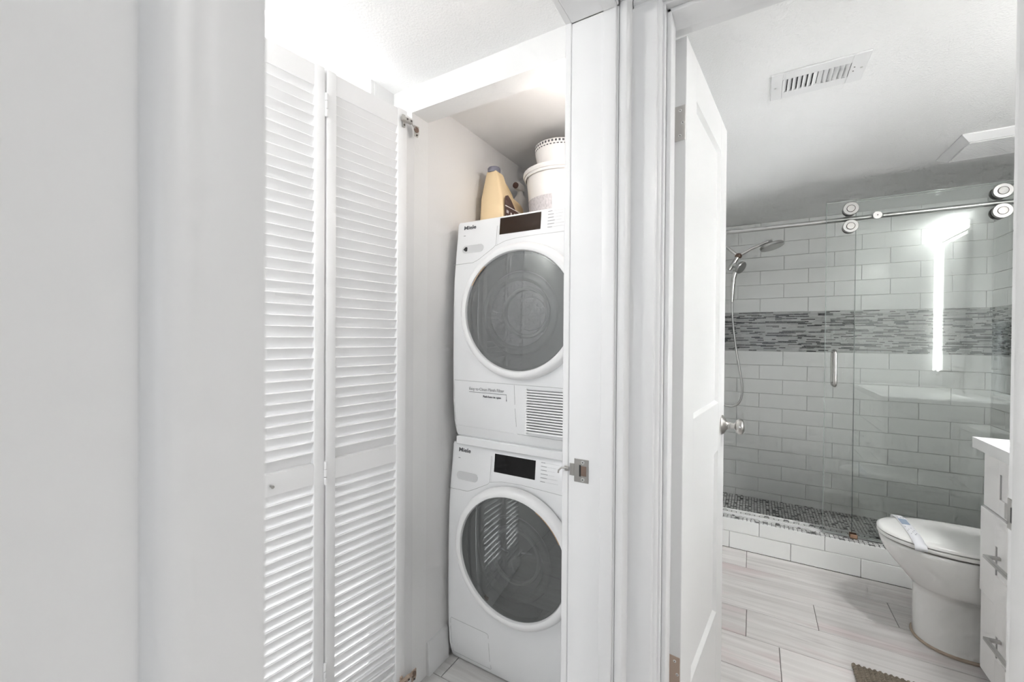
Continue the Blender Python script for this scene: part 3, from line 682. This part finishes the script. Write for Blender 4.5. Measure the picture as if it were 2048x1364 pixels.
MB().lathe([(0, 0), (.083, 0), (.086, .004), (.106, .098), (.107, .112), (.1035, .112), (.102, .098), (.082, .008), (0, .006)], (0, 0, 0), (0, 0, 1), 56).obj('body', M['tub'], cup)
q = MB()
for row, (z, r) in enumerate(((.1045, .1062), (.0945, .1043))):
    for k in range(44):
        a = 2*math.pi*(k+.5*row)/44
        for rr, s in ((r, 1), (r-.0045, -1)):
            c = Vector((rr*math.cos(a), rr*math.sin(a), z)); tn = Vector((-math.sin(a), math.cos(a), 0)); n = Vector((math.cos(a), math.sin(a), .1*0))
            pts = [c+tn*.0042+Vector((0, 0, .0042)), c-tn*.0042+Vector((0, 0, .0042)), c-tn*.0042-Vector((0, 0, .0042)), c+tn*.0042-Vector((0, 0, .0042))]
            q.prism([p+n*s*.0008 for p in pts], -n*s*.0016)
q.obj('checked_rim', M['ink'], cup)['kind'] = 'stuff'
# warm closet lamp, tucked behind the right-hand jamb
cl = thing('closet_lamp', 'small warm bulb on the closet side wall, hidden right of the dryer', 'lamp', (-.43, 1.27, 1.96))
MB().lathe([(0, 0), (.035, 0), (.035, .008), (.016, .012), (.015, .02), (0, .02)], (0, 0, 0), (-1, 0, 0), 28).obj('base', M['whitep'], cl)
MB().ball((-.045, 0, 0), .026).obj('bulb', M['bulb'], cl)
pg = thing('added_wall_lamp', 'added unseen opal globe on the laundry wall behind the doorway casing, for fill light', 'lamp', (-1.14, .02, 1.99))  # unseen lamp added to brighten machines and laundry ceiling
MB().lathe([(0, 0), (.05, 0), (.05, .012), (.012, .018), (.012, .03), (0, .03)], (0, 0, 0), (1, 0, 0), 28).obj('base', M['whitep'], pg)
MB().ball((.095, 0, 0), .07, sub=2).obj('globe', M['globe'], pg)

# ------------------------------------------------------------------ ceiling register and exhaust fan
reg = thing('air_vent', 'white ceiling register with dark slots above the bathroom door', 'vent', (.1775, 1.795, ZB))
RW, RD = .136, .086
MB().box(-RW, -RW+.036, -RD, RD, -.006, -.0005, .001).box(RW-.045, RW, -RD, RD, -.006, -.0005, .001).box(-RW+.036, RW-.045, -RD, -RD+.044, -.006, -.0005, .001).box(-RW+.036, RW-.045, RD-.044, RD, -.006, -.0005, .001).obj('frame', M['whitep'], reg)
MB().box(-RW+.03, RW-.04, -RD+.04, RD-.04, -.0006, -.0002).obj('duct', M['duct'], reg)
sm = MB().prism([(-.0062, -RD+.042, -.0008), (-.0045, -RD+.042, -.0008), (.0062, -RD+.042, -.0072), (.0045, -RD+.042, -.0072)], (0, 2*(RD-.042), 0)).mesh('slat', M['whitep'])
sm2 = MB().prism([(.0062, -RD+.042, -.0008), (.0045, -RD+.042, -.0008), (-.0062, -RD+.042, -.0072), (-.0045, -RD+.042, -.0072)], (0, 2*(RD-.042), 0)).mesh('slat', M['whitep'])
for i in range(13):
    x = -RW+.042+i*.0147
    mobj('slat', sm2 if i < 7 else sm, reg, (x, 0, 0))
for x in (-RW+.014, RW-.014): MB().cyl((x, .0, -.0075), (x, .0, -.0055), .0035, n=12).obj('screw', M['screw'], reg)
for y in (-.012, .012): MB().cyl((RW-.034, y, -.0068), (RW-.034, y, -.0058), .0022, n=10).obj('screw', M['darkmetal'], reg)
fan = thing('exhaust_fan', 'square white exhaust fan grille on the ceiling by the shower', 'fan', (.945, 2.768, ZB))
FW = .155
MB().loft([[(-FW, -FW, -.0005), (FW, -FW, -.0005), (FW, FW, -.0005), (-FW, FW, -.0005)], [(-FW, -FW, -.006), (FW, -FW, -.006), (FW, FW, -.006), (-FW, FW, -.006)], [(-FW+.03, -FW+.03, -.030), (FW-.03, -FW+.03, -.030), (FW-.03, FW-.03, -.030), (-FW+.03, FW-.03, -.030)]]).obj('housing', M['whitep'], fan)
gm = MB().box(-FW+.034, FW-.034, -.0038, .0022, -.035, -.0305, .0006).mesh('slat', M['whitep'])
for i in range(22): mobj('slat', gm, fan, (0, -FW+.042+i*.0108, 0))

# ------------------------------------------------------------------ shower glass, rail, rollers
YG = 2.925
rail = thing('shower_rail', 'brushed steel sliding rail across the top of the shower', 'rail', (.53, YG+.004, 1.938))
MB().cyl((-.772, 0, 0), (.788, 0, 0), .0125, n=24).obj('tube', M['steel'], rail)
for x in (-.772+.012, .788-.012): MB().cyl((x-.012, 0, 0), (x+.012, 0, 0), .021, n=24).obj('end_flange', M['steel'], rail)
cb = MB().lathe([(0, -.004), (.0205, -.004), (.0205, -.012), (.019, -.0135), (0, -.0135)], (.030, -.016, 0), (0, 1, 0), 32)
cb.obj('glass_clamp', M['steel'], rail); MB().cyl((.030, -.032, 0), (.030, -.0295, 0), .003, n=10).obj('clamp_screw', M['darkmetal'], rail)
fx = thing('shower_screen', 'fixed clear glass panel at the right of the shower', 'glass panel', (.478, YG+.024, .181))
MB().box(.0015, .838, 0, .010, 0, 1.855, .0).obj('glass', M['glass'], fx, smooth=0)
MB().box(-.0012, .0015, .0, .010, 0, 1.855).obj('glass_edge', M['gedge'], fx, smooth=0)
sd = thing('shower_door', 'sliding clear glass shower door with tall pull handle and rollers', 'shower door', (.342, YG-.022, .190))
MB().box(.0012, .740, 0, .008, 0, 1.843).obj('glass', M['glass'], sd, smooth=0)
MB().box(-.0012, .0012, 0, .008, 0, 1.843).obj('glass_edge', M['gedge'], sd, smooth=0)
for x in (.104, .672):
    for z in (1.938+.0475, 1.938-.0475):
        zz = z-.190
        ro = MB().lathe([(0, .0), (.033, 0), (.035, -.004), (.035, -.014), (.033, -.017), (0, -.017)], (x, 0, zz), (0, 1, 0), 40).obj('roller', M['steel'], sd)
        MB().lathe([(.0195, -.0168), (.0195, -.0188), (.0172, -.0188), (.0172, -.0168)], (x, 0, zz), (0, 1, 0), 32).obj('roller_groove', M['darkmetal'], ro)
        MB().lathe([(0, -.0195), (.0165, -.0195), (.0172, -.018), (.0172, -.016)], (x, 0, zz), (0, 1, 0), 32).obj('roller_cap', M['chrome'], ro)
        MB().lathe([(.0, .008), (.030, .008), (.032, .011), (.032, .034), (.0, .034)], (x, 0, zz), (0, 1, 0), 32).obj('roller_back', M['darkmetal'], ro)
for s in (-1, 1):
    y0 = 0 if s < 0 else .008; d = .036*s
    z0, z1 = 1.006-.190, 1.218-.190; r = .016
    P = [(.041, y0, z0+.012), (.041, y0+d-r*s, z0+.012)]
    P += [(.041, y0+d-r*s+r*s*math.sin(R(a)), z0+.012+r-r*math.cos(R(a))) for a in range(15, 91, 15)]
    P += [(.041, y0+d-r*s+r*s*math.cos(R(a)), z1-.012-r+r*math.sin(R(a))) for a in range(0, 91, 15)]
    P += [(.041, y0, z1-.012)]
    MB().tube(P, .0095, 16).obj('handle', M['nickel'], sd)
tag(MB().box(.462, .494, YG-.030, YG+.014, .1815, .188, .002).box(.462, .494, YG-.034, YG-.026, .186, .206, .002).box(.462, .494, YG-.006, YG+.002, .186, .206, .002).obj('door_guide', M['rust']), 'small rusty bottom guide on the shower curb under the glass', 'door guide')

# ------------------------------------------------------------------ shower heads
sh = thing('rain_shower', 'chrome shower arm with round rain head', 'shower head', (-.242, 3.38, 1.99))
L = lambda x, y, z: (x+.242, y-3.38, z-1.99)
MB().lathe([(0, 0), (.030, 0), (.028, .006), (.012, .012), (0, .012)], (0, 0, 0), (1, 0, 0), 24).obj('flange', M['chrome'], sh)
MB().tube([L(-.242, 3.38, 1.99), L(-.20, 3.38, 1.955), L(-.16, 3.38, 1.914), L(-.118, 3.38, 1.872)], .0105, 14).obj('wall_arm', M['chrome'], sh)
MB().ball(L(-.106, 3.375, 1.862), .021, (1.15, 1, 1)).obj('diverter', M['bronze'], sh)
MB().tube([L(-.095, 3.378, 1.868), L(-.03, 3.37, 1.902), L(.045, 3.36, 1.932), L(.098, 3.355, 1.949)], .0095, 14).obj('head_arm', M['chrome'], sh)
ax = Vector((.26, -.10, -.95)).normalized()
MB().lathe([(0, -.045), (.012, -.045), (.014, -.022), (.03, -.016), (.068, -.012), (.073, -.006), (.073, .006), (.070, .009), (0, .010)], L(.095, 3.352, 1.906), ax, 40).obj('rain_head', M['steel'], sh)
hs = thing('hand_shower', 'chrome hand shower in its holder with a looping hose', 'hand shower', (-.10, 3.36, 1.80))
L = lambda x, y, z: (x+.10, y-3.36, z-1.80)
MB().tube([L(-.112, 3.37, 1.85), L(-.14, 3.365, 1.80), L(-.165, 3.36, 1.765)], [.014, .016, .014], 14).obj('holder', M['chrome'], hs)
MB().tube([L(-.135, 3.36, 1.80), L(-.115, 3.355, 1.785), L(-.105, 3.35, 1.78)], .016, 12).obj('holder', M['steel'], hs)
ax2 = Vector((.72, -.35, -.52)).normalized()
MB().lathe([(0, -.022), (.026, -.02), (.044, -.008), (.046, .006), (.042, .011), (0, .012)], L(-.092, 3.345, 1.775), ax2, 36).obj('spray_face', M['steel'], hs)
MB().tube([L(-.120, 3.352, 1.755), L(-.133, 3.352, 1.70), L(-.138, 3.352, 1.63), L(-.141, 3.352, 1.56), L(-.142, 3.352, 1.535)], [.018, .0155, .0145, .0125, .009], 14).obj('wand', M['chrome'], hs)
hp = [(-.142, 1.54), (-.1415, 1.48), (-.137, 1.40), (-.127, 1.30), (-.112, 1.19), (-.094, 1.08), (-.080, .99), (-.073, .92), (-.077, .86), (-.095, .815), (-.125, .792), (-.160, .788), (-.195, .80), (-.225, .83)]
def smooth_path(p, n=6):
    out = []
    for i in range(len(p)-1):
        p0, p1, p2, p3 = p[max(i-1, 0)], p[i], p[i+1], p[min(i+2, len(p)-1)]
        for k in range(n):
            t = k/n; out.append(tuple(.5*((2*b)+(-a+c)*t+(2*a-5*b+4*c-d)*t*t+(-a+3*b-3*c+d)*t**3) for a, b, c, d in zip(p0, p1, p2, p3)))
    return out+[p[-1]]
MB().tube([L(x, 3.352, z) for x, z in smooth_path(hp)], .0068, 10).obj('hose', M['steel'], hs)

# ------------------------------------------------------------------ toilet
toi = thing('toilet', 'white ceramic toilet with closed lid in front of the shower', 'toilet', (.82, 2.435, 0))
def egg(tip, hw, back, z, n=56, p=2.0):
    cx = .735; out = []
    for k in range(n):
        a = 2*math.pi*k/n; c, s = math.cos(a), math.sin(a)
        if c < 0: x = cx-(cx-tip)*abs(c)**(2/2.15); y = hw*math.copysign(abs(s)**(2/2.15), s)
        else: x = cx+(back-cx)*abs(c)**.55; y = hw*math.copysign(abs(s)**.55, s)
        out.append((x-.82, y, z))
    return out
lev = [(.612, .120, 1.16, 0), (.606, .118, 1.16, .012), (.606, .108, 1.15, .06), (.606, .102, 1.12, .15), (.606, .102, 1.10, .205), (.602, .108, 1.09, .226), (.592, .134, 1.07, .240), (.578, .148, 1.06, .256), (.552, .157, 1.05, .290), (.524, .163, 1.05, .325), (.503, .167, 1.05, .36), (.492, .170, 1.06, .39), (.490, .1705, 1.07, .402), (.496, .168, 1.07, .408)]
MB().loft([egg(a, b, c, z) for a, b, c, z in lev]).obj('bowl', M['ceramic'], toi, smooth=60)
MB().loft([egg(.600, .131, 1.17, .0012), egg(.600, .131, 1.17, .006), egg(.612, .120, 1.16, .009)]).obj('caulk_line', M['caulk'], toi)
MB().loft([egg(.500, .160, 1.0, .4085), egg(.500, .160, 1.0, .416)]).obj('seat_shadow_gap', M['gap'], toi)
MB().loft([egg(.489, .168, 1.005, .414), egg(.484, .172, 1.01, .418), egg(.484, .172, 1.01, .426), egg(.487, .170, 1.008, .430)]).obj('seat', M['seat'], toi, smooth=50)
MB().loft([egg(.491, .166, 1.0, .4302), egg(.491, .166, 1.0, .4325)]).obj('lid_gap', M['gap'], toi)
MB().loft([egg(.487, .169, 1.005, .432), egg(.483, .1725, 1.01, .436), egg(.485, .171, 1.01, .443), egg(.494, .164, 1.0, .449), egg(.53, .14, .98, .4535), egg(.62, .08, .92, .456)]).obj('lid', M['seat'], toi, smooth=50)
for yy in (-.06, .06): MB().box(.175, .20, yy-.015, yy+.015, .425, .462, .004).obj('lid_hinge', M['seat'], toi)
MB().box(.255, .478, -.172, .172, .40, .745, .02, 3).obj('tank', M['ceramic'], toi)
MB().box(.245, .484, -.18, .18, .745, .78, .01, 2).obj('tank_lid', M['ceramic'], toi)
MB().box(.20, .30, -.12, .12, .30, .42, .02, 2).obj('tank_neck', M['ceramic'], toi)
MB().tube([(.258, -.13, .69), (.235, -.13, .69), (.228, -.10, .685), (.226, -.06, .68)], .006, 8).obj('flush_lever', M['chrome'], toi)
# paper band across the lid
pb = thing('paper_band', 'white sanitary paper band with blue print across the toilet lid', 'paper band', (.585, 2.435, .43))
def lidz(y): # height of the lid surface under the band
    a = abs(y)/.172; return .0255-.013*max(0, a-.55)**1.0/.45*1.0
ys = [-.1725+i*.345/24 for i in range(25)]
q = MB(); bm = q.bm; prev = None
path = [(-.1740, -.006), (-.1748, .004)]+[(y*.985, lidz(y)+.0012) for y in ys]+[(.1748, .004), (.1740, -.006)]
for y, z in path:
    cur = [bm.verts.new((-.019+.02*0-y*.0, y, z)), bm.verts.new((.019, y, z))]
    if prev: bm.faces.new((prev[0], prev[1], cur[1], cur[0]))
    prev = cur
po = q.obj('band', M['paper'], pb)
sol = po.modifiers.new('thickness', 'SOLIDIFY'); sol.thickness = .0004; sol.offset = 1
MB().box(-.014, .014, .020, .085, .0268, .0278).obj('blue_print', M['blue'], pb)
for i, (x, y) in enumerate([(-.01, -.01), (.006, -.02), (-.004, -.035), (.01, -.045), (-.012, -.055), (.002, -.062), (.011, -.075), (-.007, -.082), (.004, -.09), (.0, .10), (.01, .105), (-.009, .11)]):
    MB().cyl((x, y, lidz(y)+.0012), (x, y, lidz(y)+.0022), .0022, n=8).obj('print_dot', M['greyink'], pb)

# ------------------------------------------------------------------ vanity
van = thing('vanity_cabinet', 'white shaker vanity cabinet with drawers beside the toilet', 'cabinet', (1.04, 1.70, 0))
VX, V0, V1 = .762-1.04, 1.17-1.70, 2.248-1.70
MB().box(VX+.008, .278, V0, V1, .034, .860).box(VX+.06, .278, V0+.02, V1-.02, 0, .034).obj('carcass', M['vanity'], van)
def drawer(y0, y1, z0, z1, proud, pull=True, hz=None):
    x0 = VX-proud
    q = MB(); fr = .105 if (z1-z0) > .25 else .055
    q.box(x0, VX+.008, y0, y0+.11, z0, z1, .001).box(x0, VX+.008, y1-.11, y1, z0, z1, .001).box(x0, VX+.008, y0+.11, y1-.11, z0, z0+fr).box(x0, VX+.008, y0+.11, y1-.11, z1-fr, z1)
    d = q.obj('drawer', M['vanity'], van)
    MB().box(x0+.006, VX+.008, y0+.11, y1-.11, z0+fr, z1-fr).obj('drawer_panel', M['vanity'], d)
    MB().box(x0+.002, x0+.0062, y1-.1112, y1-.1095, z0+fr, z1-fr).obj('groove', M['seam'], d)
    if pull:
        zc = hz if hz else (z0+z1)/2; ya, yb = y1-.145, y1-.315
        h = MB().box(x0-.042, x0-.031, yb, ya, zc-.0055, zc+.0055, .0008).box(x0-.032, x0, ya-.011, ya, zc-.0055, zc+.0055, .0008).box(x0-.032, x0, yb, yb+.011, zc-.0055, zc+.0055, .0008)
        h.obj('handle', M['steel'], d)
drawer(V1-.50, V1-.002, .653, .853, .010, False)
drawer(V1-.50, V1-.002, .333, .648, .018, True, .512)
drawer(V1-.50, V1-.002, .038, .328, .014, True, .222)
drawer(V0+.002, V1-.505, .653, .853, .010, False)
drawer(V0+.002, V1-.505, .333, .648, .014, True, .512)
drawer(V0+.002, V1-.505, .038, .328, .014, True, .222)
ct = thing('vanity_countertop', 'thick white vanity countertop with integral basin', 'countertop', (1.03, 1.72, .860))
q = MB(); cx0, cx1, cy0, cy1 = .729-1.03, 1.318-1.03, 1.16-1.72, 2.278-1.72
bx0, bx1, by0, by1 = cx0+.035, cx1-.12, -.28, cy1-.05
for a in ((cx0, bx0, cy0, cy1), (bx1, cx1, cy0, cy1), (bx0, bx1, cy0, by0), (bx0, bx1, by1, cy1)): q.box(a[0], a[1], a[2], a[3], 0, .040)
q.obj('slab', M['counter'], ct)
q = MB(); bm = q.bm
top = [(bx0, by0, .04), (bx1, by0, .04), (bx1, by1, .04), (bx0, by1, .04)]
bot = [(bx0+.05, by0+.05, .012), (bx1-.05, by0+.05, .012), (bx1-.05, by1-.05, .012), (bx0+.05, by1-.05, .012)]
und = [(x, y, .004) for x, y, z in bot]; utop = [(x, y, .002) for x, y, z in top]
q.loft([utop, top, bot], False, True).obj('basin', M['counter'], ct)
fa = thing('faucet', 'chrome basin faucet on the vanity countertop', 'faucet', (1.24, 1.78, .90))
MB().cyl((0, 0, 0), (0, 0, .16), .017, .015, 20).obj('body', M['chrome'], fa)
MB().tube([(0, 0, .14), (-.05, 0, .16), (-.11, 0, .15), (-.135, 0, .125)], .011, 12).obj('spout', M['chrome'], fa)
MB().tube([(0, 0, .16), (0, 0, .18), (-.045, 0, .19)], .006, 8).obj('lever', M['chrome'], fa)
mi = thing('vanity_mirror', 'lit vanity mirror seen only as a bright line in the shower glass', 'mirror', (1.318, 1.42, 1.02))
MB().box(-.024, -.0005, -.245, .235, 0, 1.03).obj('housing', M['whitep'], mi)
MB().box(-.027, -.0245, -.215, .235, 0, 1.03).obj('mirror_glass', M['mirror'], mi)
MB().box(-.040, -.0245, -.245, -.230, 0, 1.03).obj('led_strip', M['led'], mi)
vl = thing('vanity_light', 'long opal lamp above the vanity mirror, glowing in the shower glass', 'lamp', (1.318, 1.405, 2.10))
MB().box(-.012, -.0005, -.24, .24, -.03, .03).obj('back_plate', M['steel'], vl)
MB().box(-.105, -.012, -.235, .235, -.036, .036, .016, 3).obj('shade', M['vlamp'], vl)

# ------------------------------------------------------------------ braided bath mat
rug = thing('bath_mat', 'brown braided rope bath mat on the plank floor', 'rug', (.339, 2.062, .0008))
q = MB(); L0 = .50; p = .0125
for i in range(int(L0/p)):
    for s in (-1, 1):
        c = Vector((.0078+s*.0032, -.006-i*p-(p/2 if s > 0 else 0), .0075))
        g = bmesh.ops.create_icosphere(q.bm, subdivisions=1, radius=1)
        rot = Matrix.Rotation(s*R(38), 4, 'Z')
        for v in g['verts']: v.co = c+(rot @ Vector((v.co.x*.0048, v.co.y*.0100, v.co.z*.0072)))
rm = q.mesh('braid', M['rope'], 60)
for i in range(25): mobj('braid', rm, rug, (i*.0158, random.uniform(-.002, .002), 0))
